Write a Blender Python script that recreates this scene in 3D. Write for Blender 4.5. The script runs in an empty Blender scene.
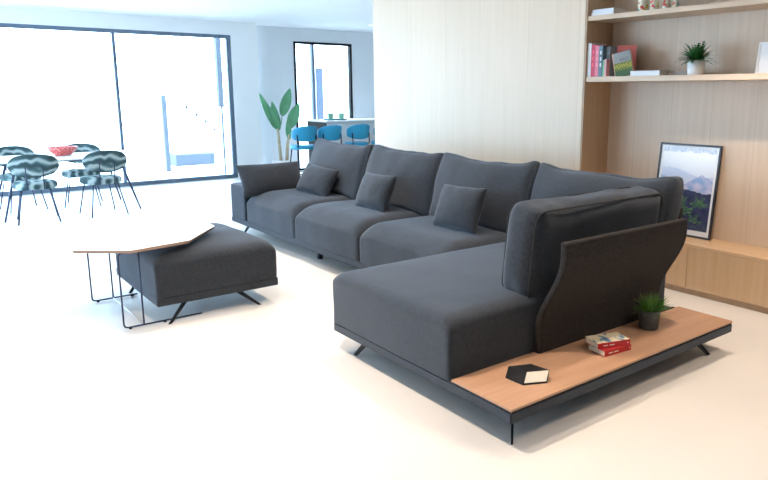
import bpy, bmesh, math, random
from mathutils import Vector, Matrix, noise
random.seed(7)
C = bpy.context.scene.collection
PI = math.pi
def rad(a): return math.radians(a)

# ------------------------------------------------------------------ camera
cam_d = bpy.data.cameras.new('camera'); cam = bpy.data.objects.new('camera', cam_d); C.objects.link(cam)
bpy.context.scene.camera = cam
yaw, pit, rol = -0.895492571, 0.192291659, 0.000925
fwd = Vector((math.sin(yaw)*math.cos(pit), math.cos(yaw)*math.cos(pit), -math.sin(pit)))
rt = Vector((math.cos(yaw), -math.sin(yaw), 0)); up = rt.cross(fwd)
r2 = rt*math.cos(rol) + up*math.sin(rol); u2 = -rt*math.sin(rol) + up*math.cos(rol)
M = Matrix((r2, u2, -fwd)).transposed().to_4x4(); M.translation = Vector((0, 0, 1.6))
cam.matrix_world = M
cam_d.sensor_fit = 'HORIZONTAL'; cam_d.sensor_width = 36
cam_d.lens = 676.24/768*36
cam_d.shift_x = (384-438.79)/768; cam_d.shift_y = (223.09-240)/768
cam_d.clip_start = .05; cam_d.clip_end = 200

# ------------------------------------------------------------------ world, lights, exposure
w = bpy.data.worlds.new('sky'); bpy.context.scene.world = w; w.use_nodes = True
bg = w.node_tree.nodes['Background']
bg.inputs[0].default_value = (.54, .77, 1, 1); bg.inputs[1].default_value = 9.4
vs = bpy.context.scene.view_settings
vs.view_transform = 'Standard'; vs.look = 'None'; vs.gamma = 1; vs.use_curve_mapping = False
vs.exposure = 0.6

def light(name, kind, loc, rot=(0, 0, 0), energy=100, color=(1, 1, 1), **k):
    d = bpy.data.lights.new(name, kind); d.energy = energy; d.color = color
    for a, b in k.items(): setattr(d, a, b)
    o = bpy.data.objects.new(name, d); C.objects.link(o); o.location = loc; o.rotation_euler = rot
    return o
def portal(name, loc, rot, sx, sy):
    o = light(name, 'AREA', loc, rot, 1, shape='RECTANGLE', size=sx, size_y=sy)
    o.data.cycles.is_portal = True
portal('window_portal', (-12.40, .5, 1.3), (0, -PI/2, 0), 2.55, 9.2)
portal('rear_fill_portal', (-9.3, -4.15, 1.3), (PI/2, 0, 0), 4.6, 2.55)  # serves the added rear window out of view

# ------------------------------------------------------------------ materials
def mat(name, col, rough=.5, metal=0, **k):
    m = bpy.data.materials.new(name); m.use_nodes = True
    b = m.node_tree.nodes['Principled BSDF']
    b.inputs['Base Color'].default_value = (*col, 1); b.inputs['Roughness'].default_value = rough
    b.inputs['Metallic'].default_value = metal
    for a, v in k.items(): b.inputs[a.replace('_', ' ')].default_value = v
    return m
def nodes(m):
    return m.node_tree, m.node_tree.nodes['Principled BSDF']
def N(t, kind, **k):
    n = t.nodes.new(kind)
    for a, v in k.items(): setattr(n, a, v)
    return n
def noisy(name, c1, c2, scale=(6, 6, 6), rough=.6, bump=.1, detail=6, lo=.3, hi=.7, nscale=1, metal=0, bscale=None, **k):
    m = mat(name, c1, rough, metal, **k); t, b = nodes(m)
    tc = N(t, 'ShaderNodeTexCoord'); mp = N(t, 'ShaderNodeMapping'); mp.inputs['Scale'].default_value = scale
    nz = N(t, 'ShaderNodeTexNoise'); nz.inputs['Scale'].default_value = nscale; nz.inputs['Detail'].default_value = detail
    cr = N(t, 'ShaderNodeValToRGB')
    cr.color_ramp.elements[0].position = lo; cr.color_ramp.elements[0].color = (*c1, 1)
    cr.color_ramp.elements[1].position = hi; cr.color_ramp.elements[1].color = (*c2, 1)
    t.links.new(tc.outputs['Object'], mp.inputs['Vector']); t.links.new(mp.outputs[0], nz.inputs['Vector'])
    t.links.new(nz.outputs['Fac'], cr.inputs[0]); t.links.new(cr.outputs[0], b.inputs['Base Color'])
    if bump:
        bp = N(t, 'ShaderNodeBump'); bp.inputs['Strength'].default_value = bump; bp.inputs['Distance'].default_value = .004
        src = nz
        if bscale:
            src = N(t, 'ShaderNodeTexNoise'); src.inputs['Scale'].default_value = bscale; src.inputs['Detail'].default_value = 3
            t.links.new(tc.outputs['Object'], src.inputs['Vector'])
        t.links.new(src.outputs['Fac'], bp.inputs['Height']); t.links.new(bp.outputs[0], b.inputs['Normal'])
    return m
def wood(name, c1, c2, scale, rough=.45, seams=None, seam_axis=0, seam_off=0):
    m = noisy(name, c1, c2, scale, rough, .04, 8, .28, .75)
    if seams:
        t, b = nodes(m)
        tc = N(t, 'ShaderNodeTexCoord'); sp = N(t, 'ShaderNodeSeparateXYZ'); t.links.new(tc.outputs['Object'], sp.inputs[0])
        a = N(t, 'ShaderNodeMath', operation='ADD'); a.inputs[1].default_value = 100*seams - seam_off
        t.links.new(sp.outputs[seam_axis], a.inputs[0])
        d = N(t, 'ShaderNodeMath', operation='DIVIDE'); d.inputs[1].default_value = seams; t.links.new(a.outputs[0], d.inputs[0])
        f = N(t, 'ShaderNodeMath', operation='FRACT'); t.links.new(d.outputs[0], f.inputs[0])
        fl = N(t, 'ShaderNodeMath', operation='FLOOR'); t.links.new(d.outputs[0], fl.inputs[0])
        lt = N(t, 'ShaderNodeMath', operation='LESS_THAN'); lt.inputs[1].default_value = .003/seams; t.links.new(f.outputs[0], lt.inputs[0])
        wn = N(t, 'ShaderNodeTexWhiteNoise', noise_dimensions='1D'); t.links.new(fl.outputs[0], wn.inputs['W'])
        mr = N(t, 'ShaderNodeMapRange'); mr.inputs['To Min'].default_value = .97; mr.inputs['To Max'].default_value = 1.02
        t.links.new(wn.outputs['Value'], mr.inputs['Value'])
        old = b.inputs['Base Color'].links[0].from_socket
        mx = N(t, 'ShaderNodeMix', data_type='RGBA', blend_type='MULTIPLY'); mx.inputs[0].default_value = 1
        t.links.new(old, mx.inputs[6]); t.links.new(mr.outputs[0], mx.inputs[7])
        m2 = N(t, 'ShaderNodeMix', data_type='RGBA'); t.links.new(lt.outputs[0], m2.inputs[0])
        t.links.new(mx.outputs[2], m2.inputs[6]); m2.inputs[7].default_value = (c1[0]*.8, c1[1]*.76, c1[2]*.72, 1)
        t.links.new(m2.outputs[2], b.inputs['Base Color'])
    return m

FLOOR = noisy('pale_microcement', (.68, .655, .625), (.72, .695, .665), (1, 1, 1), .42, .02, 5, nscale=1.3)
WALLW = noisy('white_wall_paint', (.90, .91, .92), (.92, .93, .94), (2, 2, 2), .7, .02)
WALLG = noisy('pale_grey_wall_paint', (.72, .75, .78), (.74, .77, .80), (2, 2, 2), .7, .02)
CEIL = noisy('white_ceiling_paint', (.93, .93, .93), (.95, .95, .95), (2, 2, 2), .8, .01)
OAKWALL = wood('pale_oak_wall_veneer', (.81, .63, .46), (.85, .675, .505), (26, 26, 1.2), .45, seams=.62, seam_off=-4.59+.62*8)
OAKBACK = wood('greyed_oak_back_veneer', (.66, .51, .38), (.74, .59, .45), (26, 26, 1.2), .5, seams=.365, seam_off=-3.25+.365*10)
OAKSIDE = wood('oak_side_veneer', (.50, .33, .20), (.58, .40, .26), (20, 20, 1.2), .5)
OAKSHELF = wood('oak_shelf_veneer', (.68, .50, .34), (.77, .60, .44), (1.2, 22, 26), .45)
OAKBENCH = wood('oak_bench_veneer', (.56, .37, .21), (.64, .45, .28), (26, 26, 1.4), .45)
OAKBTOP = wood('oak_bench_top_veneer', (.60, .40, .23), (.68, .48, .30), (1.4, 26, 26), .45)
OAKTOP = wood('warm_oak_top', (.40, .23, .14), (.50, .30, .19), (26, 1.3, 26), .42)
FRAME = mat('anthracite_aluminium', (.13, .18, .25), .45, .1)
BLACK = mat('black_powder_coat', (.010, .011, .013), .6, Specular_IOR_Level=.2)
NAVYMET = mat('dark_blue_metal', (.035, .05, .10), .4, .4)
def fabric(name, c1, c2):
    m = noisy(name, c1, c2, (1, 1, 1), .95, .5, 8, .36, .64, nscale=55, bscale=260)
    t, b = nodes(m)
    b.inputs['Sheen Weight'].default_value = .28; b.inputs['Sheen Roughness'].default_value = .5
    b.inputs['Specular IOR Level'].default_value = .25
    b.inputs['Sheen Tint'].default_value = (.75, .85, 1, 1)
    return m
FAB = fabric('charcoal_blue_chenille', (.022, .0275, .036), (.031, .038, .048))
FAB_SHADED = fabric('charcoal_fabric_shaded', (.018, .0155, .0145), (.028, .024, .0225)); FAB_SHADED.node_tree.nodes['Principled BSDF'].inputs['Sheen Weight'].default_value = .04  # sofa fabric with the right-facing side's shade put into its colour
PIPE = mat('charcoal_piping', (.03, .031, .035), .9)
GLASS = mat('window_glass', (1, 1, 1), 0, IOR=1.45, Transmission_Weight=1, Alpha=1)
def clear_glass(name):
    m = bpy.data.materials.new(name); m.use_nodes = True; t = m.node_tree
    t.nodes.remove(t.nodes['Principled BSDF'])
    tr = N(t, 'ShaderNodeBsdfTransparent'); gl = N(t, 'ShaderNodeBsdfGlossy'); gl.inputs['Roughness'].default_value = .02
    fr = N(t, 'ShaderNodeFresnel'); fr.inputs[0].default_value = 1.45
    mx = N(t, 'ShaderNodeMixShader'); t.links.new(fr.outputs[0], mx.inputs[0]); t.links.new(tr.outputs[0], mx.inputs[1]); t.links.new(gl.outputs[0], mx.inputs[2])
    t.links.new(mx.outputs[0], t.nodes['Material Output'].inputs[0])
    return m
PANE = clear_glass('clear_pane')
WHITE = mat('white_lacquer', (.85, .85, .84), .4)
BLUE = mat('azure_plastic', (.015, .30, .52), .4)
LEAF = noisy('banana_leaf', (.07, .27, .12), (.14, .38, .20), (3, 3, 3), .45, .05)
STALK = noisy('plant_trunk', (.42, .34, .22), (.55, .47, .33), (8, 8, 20), .8, .1)
GRASS = noisy('artificial_grass', (.03, .12, .012), (.12, .30, .05), (30, 30, 4), .5, 0)
FERN = noisy('fern_green', (.01, .09, .015), (.04, .22, .05), (30, 30, 30), .5, 0)

# ------------------------------------------------------------------ mesh helpers
def mesh_obj(name, bm, m=None, parent=None, smooth=False, loc=None):
    me = bpy.data.meshes.new(name); bm.normal_update(); bm.to_mesh(me); bm.free()
    if m:
        for x in (m if isinstance(m, (list, tuple)) else [m]): me.materials.append(x)
    if smooth:
        for p in me.polygons: p.use_smooth = True
    o = bpy.data.objects.new(name, me); C.objects.link(o)
    if loc: o.location = loc
    if parent: o.parent = parent
    return o
def tag(o, label=None, cat=None, group=None, kind=None):
    if label: o['label'] = label
    if cat: o['category'] = cat
    if group: o['group'] = group
    if kind: o['kind'] = kind
    return o
def thing(name, label, cat, loc=(0, 0, 0), rz=0, group=None):
    o = bpy.data.objects.new(name, None); C.objects.link(o); o.empty_display_size = .1
    o.location = loc; o.rotation_euler = (0, 0, rz); return tag(o, label, cat, group)
def dup(root, loc=None, rz=None, label=None, group=None):
    r = root.copy(); C.objects.link(r)
    if loc is not None: r.location = loc
    if rz is not None: r.rotation_euler = (0, 0, rz)
    if label: r['label'] = label
    if group: r['group'] = group
    for ch in list(root.children):
        c = ch.copy(); C.objects.link(c); c.parent = r
        for g in list(ch.children):
            d = g.copy(); C.objects.link(d); d.parent = c
    return r
def add_box(bm, lo, hi, bev=0, seg=2, mi=0):
    vs_ = [bm.verts.new((x, y, z)) for x in (lo[0], hi[0]) for y in (lo[1], hi[1]) for z in (lo[2], hi[2])]
    fs = []
    for q in ((0, 1, 3, 2), (4, 6, 7, 5), (0, 4, 5, 1), (2, 3, 7, 6), (0, 2, 6, 4), (1, 5, 7, 3)):
        f = bm.faces.new([vs_[i] for i in q]); f.material_index = mi; fs.append(f)
    if bev:
        es = list({e for f in fs for e in f.edges})
        bmesh.ops.bevel(bm, geom=es, offset=bev, segments=seg, affect='EDGES', profile=.5)
    return vs_
def box(name, lo, hi, m, parent=None, bev=0, seg=2):
    c = Vector(((lo[0]+hi[0])/2, (lo[1]+hi[1])/2, (lo[2]+hi[2])/2))
    bm = bmesh.new()
    add_box(bm, Vector(lo)-c, Vector(hi)-c, bev, seg)
    return mesh_obj(name, bm, m, parent, loc=c)
def add_tube(bm, pts, r, n=8, cap=True, mi=0):
    pts = [Vector(p) for p in pts]; rings = []
    rr = r if isinstance(r, (list, tuple)) else [r]*len(pts)
    prev = None
    for i, p in enumerate(pts):
        t = (pts[min(i+1, len(pts)-1)]-pts[max(i-1, 0)]).normalized()
        if prev is None:
            a = Vector((0, 0, 1)) if abs(t.z) < .9 else Vector((1, 0, 0))
            u = t.cross(a).normalized()
        else:
            u = (prev - t*prev.dot(t)).normalized()
        prev = u; v = t.cross(u)
        rings.append([bm.verts.new(p + (u*math.cos(2*PI*k/n) + v*math.sin(2*PI*k/n))*rr[i]) for k in range(n)])
    for a, b in zip(rings, rings[1:]):
        for k in range(n):
            f = bm.faces.new((a[k], a[(k+1) % n], b[(k+1) % n], b[k])); f.smooth = True; f.material_index = mi
    if cap:
        bm.faces.new(rings[0][::-1]).material_index = mi; bm.faces.new(rings[-1]).material_index = mi
def tube(name, pts, r, m, parent=None, n=8):
    bm = bmesh.new(); add_tube(bm, pts, r, n); return mesh_obj(name, bm, m, parent)
def add_lathe(bm, prof, n=28, cen=(0, 0, 0), mi=0):
    rings = []
    for (r, z) in prof:
        rings.append([bm.verts.new((cen[0]+r*math.cos(2*PI*k/n), cen[1]+r*math.sin(2*PI*k/n), cen[2]+z)) for k in range(n)] if r > 1e-6 else [bm.verts.new((cen[0], cen[1], cen[2]+z))])
    for a, b in zip(rings, rings[1:]):
        for k in range(n):
            if len(a) == 1 and len(b) == 1: continue
            if len(a) == 1: f = bm.faces.new((a[0], b[k], b[(k+1) % n]))
            elif len(b) == 1: f = bm.faces.new((a[k], a[(k+1) % n], b[0]))
            else: f = bm.faces.new((a[k], a[(k+1) % n], b[(k+1) % n], b[k]))
            f.smooth = True; f.material_index = mi
def lathe(name, prof, m, parent=None, n=28, loc=None):
    bm = bmesh.new(); add_lathe(bm, prof, n); return mesh_obj(name, bm, m, parent, loc=loc)
def add_prism(bm, poly, z0, z1, mi=0):
    a = [bm.verts.new((p[0], p[1], z0)) for p in poly]; b = [bm.verts.new((p[0], p[1], z1)) for p in poly]
    n = len(poly)
    bm.faces.new(a[::-1]).material_index = mi; bm.faces.new(b).material_index = mi
    for i in range(n): bm.faces.new((a[i], a[(i+1) % n], b[(i+1) % n], b[i])).material_index = mi
def crv(t): return math.sin(t*PI/2)
def cushion(name, size, r, m, parent=None, crown=0, belly=0, n=22, loc=(0, 0, 0), rot=(0, 0, 0), wrinkle=.004, seed=0, fn=None, flat=False, drop=None):
    """soft upholstery block: rounded box, domed top, slightly swollen faces, fine creases"""
    hx, hy, hz = size[0]/2, size[1]/2, size[2]/2
    bm = bmesh.new(); vd = {}
    def vert(i, j, k, nz):
        key = (i, j, k)
        if key in vd: return vd[key]
        u = crv(2*i/n-1); v = crv(2*j/n-1); q = crv(2*k/nz-1)
        p = Vector((u*hx, v*hy, q*hz))
        rr = min(r, hx*.98, hy*.98, hz*.98)
        inn = Vector((max(-hx+rr, min(hx-rr, p.x)), max(-hy+rr, min(hy-rr, p.y)), max(-hz+rr, min(hz-rr, p.z))))
        if flat and p.z < 0: inn.z = p.z
        d = p-inn
        nrm = d.normalized() if d.length > 1e-9 else Vector((0, 0, 1))
        p = inn + nrm*rr
        if drop:
            ds, ws, df, wf, db = drop
            k = (p.z+hz)/(2*hz)
            p.z -= k*(ds*max(0, 1-(hx-abs(p.x))/ws)**2.2 + df*max(0, 1-(p.y+hy)/wf)**2.3 + db*max(0, 1-(hy-p.y)/ws)**2.2)
        dome = (1-u*u)*(1-v*v)
        if q > 0: p.z += crown*dome**.7*q
        p.y += belly*(1-u*u)*(1-q*q)*v
        p.x += belly*(1-v*v)*(1-q*q)*u
        s = Vector((seed*3.1, seed*1.7, 0))
        wv = noise.noise(p*4+s)*1.6 + noise.noise(Vector((p.x*9, p.y*9, p.z*16))+s)*.9
        p += nrm*wrinkle*wv
        if fn: p = fn(p, u, v, q)
        vd[key] = bm.verts.new(p); return vd[key]
    nz = max(8, n//2)
    def quad(a): 
        try: f = bm.faces.new(a); f.smooth = True
        except ValueError: pass
    for i in range(n):
        for j in range(n):
            quad([vert(i, j, 0, nz), vert(i, j+1, 0, nz), vert(i+1, j+1, 0, nz), vert(i+1, j, 0, nz)])
            quad([vert(i, j, nz, nz), vert(i+1, j, nz, nz), vert(i+1, j+1, nz, nz), vert(i, j+1, nz, nz)])
        for k in range(nz):
            quad([vert(i, 0, k, nz), vert(i+1, 0, k, nz), vert(i+1, 0, k+1, nz), vert(i, 0, k+1, nz)])
            quad([vert(i, n, k, nz), vert(i, n, k+1, nz), vert(i+1, n, k+1, nz), vert(i+1, n, k, nz)])
            quad([vert(0, i, k, nz), vert(0, i, k+1, nz), vert(0, i+1, k+1, nz), vert(0, i+1, k, nz)])
            quad([vert(n, i, k, nz), vert(n, i+1, k, nz), vert(n, i+1, k+1, nz), vert(n, i, k+1, nz)])
    o = mesh_obj(name, bm, m, parent, True, loc); o.rotation_euler = rot
    sub = o.modifiers.new('soften', 'SUBSURF'); sub.levels = 1; sub.render_levels = 1
    return o
def pillow(name, w_, h_, t_, m, parent=None, n=20, loc=(0, 0, 0), rot=(0, 0, 0), seed=0, pin=.07, pw=.42, wrinkle=.006):
    """throw cushion lying in its local xz plane, thickness along y"""
    bm = bmesh.new(); g = [{}, {}]
    for s in (0, 1):
        for i in range(n+1):
            for j in range(n+1):
                edge = i in (0, n) or j in (0, n)
                if s and edge: g[1][i, j] = g[0][i, j]; continue
                u = crv(2*i/n-1); v = crv(2*j/n-1)
                x = w_/2*u*(1-pin*(1-v*v)*u*u); z = h_/2*v*(1-pin*(1-u*u)*v*v)
                th = t_/2*((1-u*u)*(1-v*v))**pw
                wr = wrinkle*(noise.noise(Vector((x*11+seed, z*11, s*5+seed)))+.6*noise.noise(Vector((x*24, z*24+seed, s*3))))
                if edge: th = 0; wr = 0
                g[s][i, j] = bm.verts.new((x, (th+wr)*(1 if s else -1), z))
    for s in (0, 1):
        for i in range(n):
            for j in range(n):
                q = [g[s][i, j], g[s][i+1, j], g[s][i+1, j+1], g[s][i, j+1]]
                f = bm.faces.new(q if s == 0 else q[::-1]); f.smooth = True
    o = mesh_obj(name, bm, m, parent, True, loc); o.rotation_euler = rot
    sub = o.modifiers.new('soften', 'SUBSURF'); sub.levels = 1; sub.render_levels = 1
    return o
def sweep_profile(name, prof, a, b, axis, m, parent=None, taper=None):
    """extrude closed profile (list of (s,z)) along axis 'x' or 'y' from a to b"""
    bm = bmesh.new()
    def P(s, z, t): return (t, s, z) if axis == 'x' else (s, t, z)
    va = [bm.verts.new(P(s, z, a)) for s, z in prof]; vb = [bm.verts.new(P(s, z, b)) for s, z in prof]
    n = len(prof)
    for i in range(n): bm.faces.new((va[i], va[(i+1) % n], vb[(i+1) % n], vb[i]))
    bm.faces.new(va[::-1]); bm.faces.new(vb)
    bmesh.ops.recalc_face_normals(bm, faces=bm.faces)
    o = mesh_obj(name, bm, m, parent)
    bv = o.modifiers.new('edge', 'BEVEL'); bv.width = .012; bv.segments = 3; bv.limit_method = 'ANGLE'; bv.angle_limit = rad(50)
    return o
def struct(o): o['kind'] = 'structure'; return o

# ------------------------------------------------------------------ the room
XW, XB, YB, ZC, YR, XR = -12.27, -12.62, 4.8, 2.835, -4.0, 2.4
struct(box('floor', (-12.75, -4.15, -.1), (2.55, 9.1, 0), FLOOR))
struct(box('ceiling', (-12.75, -4.15, ZC), (2.55, 9.1, ZC+.12), CEIL))
# window wall at the left: head, pier, corner
struct(box('wall_left', (XW-.25, -4.15, 2.60), (XW, 5.49, ZC), WALLW))
struct(box('wall_left_pier', (XW-.25, 4.985, 0), (XW, 5.49, 2.60), WALLW)).name = 'wall_left.001'
struct(box('wall_left', (XW-.25, -4.15, 0), (XW, -3.9, 2.60), WALLW))
# back wall with the tall opening
struct(box('wall_back', (XB-.13, 5.49, 0), (XB, 6.40, ZC), WALLG))
struct(box('wall_back', (XB-.13, 7.74, 0), (XB, 9.1, ZC), WALLG))
struct(box('wall_back', (XB-.13, 6.40, 2.575), (XB, 7.74, ZC), WALLG))
struct(box('wall_far', (XB, 8.95, 0), (-7.3, 9.1, ZC), WALLW))
struct(box('wall_rear', (-12.5, YR-.15, 2.6), (XR, YR, ZC), WALLW))
struct(box('wall_rear', (-12.5, YR-.15, 0), (-11.6, YR, 2.6), WALLW))
struct(box('wall_rear', (-7.0, YR-.15, 0), (XR, YR, 2.6), WALLW))
struct(box('wall_right', (XR, YR-.15, 0), (XR+.15, 5.35, ZC), noisy('low_bounce_taupe', (.20, .165, .14), (.23, .19, .16), (2, 2, 2), .8, .02)))  # unseen wall; its dark taupe is chosen to weaken bounce onto the sofa
# oak clad block (its face runs along the sofa) and niche
struct(box('wall_oak', (-7.30, YB, 0), (-3.963, 9.0, ZC), OAKWALL))
struct(box('wall_niche_back', (-3.963, 5.17, 0), (XR, 5.32, ZC), OAKBACK))
struct(box('trim_1', (-3.967, YB+.004, 0), (-3.945, 5.17, ZC), OAKSIDE))

# big sliding window in the window wall
def slider():
    bm = bmesh.new(); t = .068; x0, x1 = XW-.09, XW-.02
    y0, y1, z1 = -3.9, 4.985, 2.605
    add_box(bm, (x0, y0, z1-t), (x1, y1, z1)); add_box(bm, (x0, y0, 0), (x1, y1, .07))
    add_box(bm, (x0, y1-.08, .07), (x1, y1, z1-t)); add_box(bm, (x0, y0, .07), (x1, y0+t, z1-t))
    fr = struct(mesh_obj('window_1', bm, FRAME))
    for y in (3.0, .2, -2.0):
        box('window_mullion', (x0, y-.023, .07), (x1, y+.023, z1-t), FRAME, fr)
    for a, b in ((3.023, 4.905), (.223, 2.977), (-1.977, .177), (-3.832, -2.023)):
        box('window_pane', (XW-.065, a, .07), (XW-.055, b, z1-t), PANE, fr)
slider()
def tall_window():
    x0, x1 = XB-.08, XB+.015
    bm = bmesh.new(); t = .045
    add_box(bm, (x0, 6.40, 2.53), (x1, 7.74, 2.575)); add_box(bm, (x0, 6.40, 0), (x1, 6.40+t, 2.53))
    add_box(bm, (x0, 7.74-t, 0), (x1, 7.74, 2.53)); add_box(bm, (x0, 6.40+t, 0), (x1, 7.74-t, .04))
    fr = struct(mesh_obj('window_2', bm, BLACK))
    box('window_mullion', (x0, 6.80, .04), (x1, 6.855, 2.53), FRAME, fr)
    box('window_pane', (XB-.04, 6.445, .04), (XB-.03, 6.80, 2.53), PANE, fr)
    box('window_pane', (XB-.04, 6.855, .04), (XB-.03, 7.695, 2.53), PANE, fr)
tall_window()
# rear window, unseen behind the viewer, added and sized for its daylight
def rear_fill_window():
    bm = bmesh.new(); y0, y1 = YR-.11, YR-.05
    add_box(bm, (-11.6, y0, 2.55), (-7.0, y1, 2.6)); add_box(bm, (-11.6, y0, 0), (-7.0, y1, .05))
    for x in (-11.6, -9.3, -7.05): add_box(bm, (x, y0, .05), (x+.05, y1, 2.55))
    struct(mesh_obj('fill_window_3', bm, FRAME))
rear_fill_window()

# ------------------------------------------------------------------ outside
TERR = noisy('pale_terrace_stone', (.72, .73, .74), (.8, .81, .82), (2, 2, 2), .8, .02)
EXTW = noisy('white_render', (.80, .83, .86), (.85, .88, .9), (2, 2, 2), .9, .02)
EXTB = mat('blue_grey_shutter', (.018, .032, .058), .6)
EXTP = mat('grey_post', (.060, .076, .098), .7)
struct(box('ground', (-40, -30, -.25), (-12.75, 30, -.1), TERR))
struct(box('ground', (-12.75, -30, -.25), (20, -4.15, -.1), TERR))
tag(box('terrace_post', (-15.06, 4.50, -.1), (-14.96, 4.585, 1.52), EXTP), 'pale grey square post seen faintly through the glass left of the garden stairs', 'post')
col_ = thing('terrace_column', 'pale blue-grey slim column standing outside by the right end of the window', 'column', (-13.06, 5.03, -.1))
box('shutter_box', (-.06, -.045, 1.40), (.06, .045, 3.2), EXTP, col_); box('pole', (-.02, .0, 0), (.02, .03, 1.40), EXTP, col_)
tag(box('terrace_bench', (-16.6, 5.0, -.1), (-15.9, 5.9, .16), EXTP), 'low pale grey slab on the terrace at the foot of the stairs', 'bench')
st = thing('garden_stairs', 'pale outdoor stairs climbing along the terrace beyond the big window', 'stairs', (-17.6, 6.95, -.1))
for i in range(9):
    box('step', (-.45, -.16-.22*i, .19*i), (.45, .06-.22*i, .19*i+.19), EXTW, st, .01)
def shrub(name, loc, s, label, seed):
    rnd = random.Random(seed); r = thing(name, label, 'plant', loc, 0, 'small plants on the garden stairs')
    lathe('pot', [(0, 0), (.06*s, 0), (.08*s, .12*s), (.07*s, .12*s), (0, .11*s)], EXTW, r, 12)
    bm = bmesh.new()
    for k in range(16):
        a = rnd.uniform(0, 2*PI); e = rnd.uniform(.2, 1.4); L = rnd.uniform(.12, .22)*s
        d = Vector((math.cos(a)*math.cos(e), math.sin(a)*math.cos(e), math.sin(e)))
        sdv = d.cross(Vector((0, 0, 1))).normalized()*.018*s
        b0 = Vector((0, 0, .12*s))
        vs_ = [bm.verts.new(b0), bm.verts.new(b0+d*L*.5+sdv), bm.verts.new(b0+d*L), bm.verts.new(b0+d*L*.5-sdv)]
        bm.faces.new(vs_)
    mesh_obj('foliage', bm, EXTP, r)
sp_txt = ['lowest', 'second lowest', 'third from the bottom', 'fourth from the bottom', 'fifth from the bottom']
for i in range(5):
    shrub('potted_shrub', (-17.6+.3, 6.95-.05-.22*(i+1), -.1+.19*(i+2)+.002), .9, 'tiny pale potted plant on the garden stairs, %s of the five' % sp_txt[i], i)
# neighbouring wall and shuttered door outside the tall window
struct(box('wall_neighbour', (-15.2, 8.06, -.1), (-15.0, 11.5, 2.33), EXTW))
tag(box('outdoor_shutter', (-14.98, 8.17, -.1), (-14.9, 8.31, 2.15), EXTB), 'blue shutter strip outside behind the tall black-framed window', 'shutter')

# ------------------------------------------------------------------ niche joinery
def shelf(z0, z1, label):
    o = box('wall_shelf', (-3.943, 4.815, z0), (1.9, 5.168, z1), OAKSHELF, None, .002)
    return tag(o, label, 'shelf', 'oak shelves in the niche')
shelf(1.684, 1.727, 'lower oak shelf in the niche carrying the row of books and the fern')
shelf(2.200, 2.240, 'upper oak shelf in the niche carrying the small patterned jars')
b = thing('bench_cabinet', 'long low oak cabinet with push doors running along the bottom of the niche', 'cabinet', (-1.0, 4.99, 0))
def bpart(name, lo, hi, m, bev=.002):
    o = box(name, lo, hi, m, b, bev); o.location -= b.location; return o
bpart('plinth', (-3.94, 4.845, 0), (1.9, 5.165, .05), OAKSIDE)
bpart('carcass', (-3.94, 4.842, .05), (1.9, 5.165, .388), OAKBENCH)
bpart('cabinet_top', (-3.94, 4.82, .388), (1.9, 5.167, .412), OAKBTOP)
xs = [-3.94, -2.85, -1.76, -.67, .42, 1.9]
for a, c in zip(xs, xs[1:]): bpart('door', (a+.002, 4.82, .052), (c-.002, 4.841, .386), OAKBENCH, .0015)

# ------------------------------------------------------------------ sofa
SL = Vector((-4.7, 3.0, 0))
sofa = thing('corner_sofa', 'large charcoal blue corner sofa with chaise and oak side platform on black legs', 'sofa', SL)
def sp(o): o.parent = sofa; o.location = o.location - SL; return o
ZB, ZT = .13, .197
# base frame: main run, chaise run
def base_mesh():
    bm = bmesh.new()
    poly = [(-7.485, 2.93), (-3.555, 2.93), (-3.555, 2.005), (-1.985, 2.005), (-1.985, 3.93), (-7.485, 3.93)]
    add_prism(bm, poly, ZB, ZT-.012)
    bmesh.ops.bevel(bm, geom=bm.edges[:], offset=.006, segments=3, affect='EDGES')
    return bm
sp(mesh_obj('base_frame', base_mesh(), FAB))
bm = bmesh.new(); add_box(bm, (-2.403, 2.012, ZT-.016), (-1.989, 3.925, ZT-.006)); sp(mesh_obj('shadow_gap_strip', bm, BLACK))
bm = bmesh.new()
add_prism(bm, [(-2.405, 2.006), (-1.986, 2.006), (-1.986, 3.93), (-2.36, 3.93), (-2.36, 2.60), (-2.405, 2.60)], ZT-.006, ZT+.006)
bmesh.ops.bevel(bm, geom=bm.edges[:], offset=.0015, segments=1, affect='EDGES')
sp(mesh_obj('side_platform', bm, OAKTOP))
# seat cushions
sx = [-7.075, -5.915, -4.75, -3.565]
def front_roll(p, u, v, q):
    # front top edge rolls over like a waterfall, seat rises a little towards the middle
    if q > -.2 and v < 0:
        p.z -= .035*max(0, -v-.45)/.55*max(0, q)
    return p
for i in range(3):
    a, c = sx[i]+.004, sx[i+1]-.004
    sp(cushion('seat_cushion', (c-a, .90, .335), .035, FAB, None, .022, .006, 28, ((a+c)/2, 3.383, ZT-.010+.1675), seed=i, flat=True, drop=(.055, .13, .085, .22, .01)))
sp(cushion('seat_cushion', (1.146, 1.86, .325), .026, FAB, None, .012, .001, 34, (-2.990, 2.932, ZT-.010+.1625), seed=9, flat=True, drop=(.028, .10, .030, .10, .01), wrinkle=.002))['label'] = 'wide chaise seat cushion'
# left arm
sp(cushion('armrest', (.405, .995, .385), .03, FAB, None, .004, .002, 16, (-7.281, 3.428, ZT-.010+.1925), seed=12, wrinkle=.002, flat=True))
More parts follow.
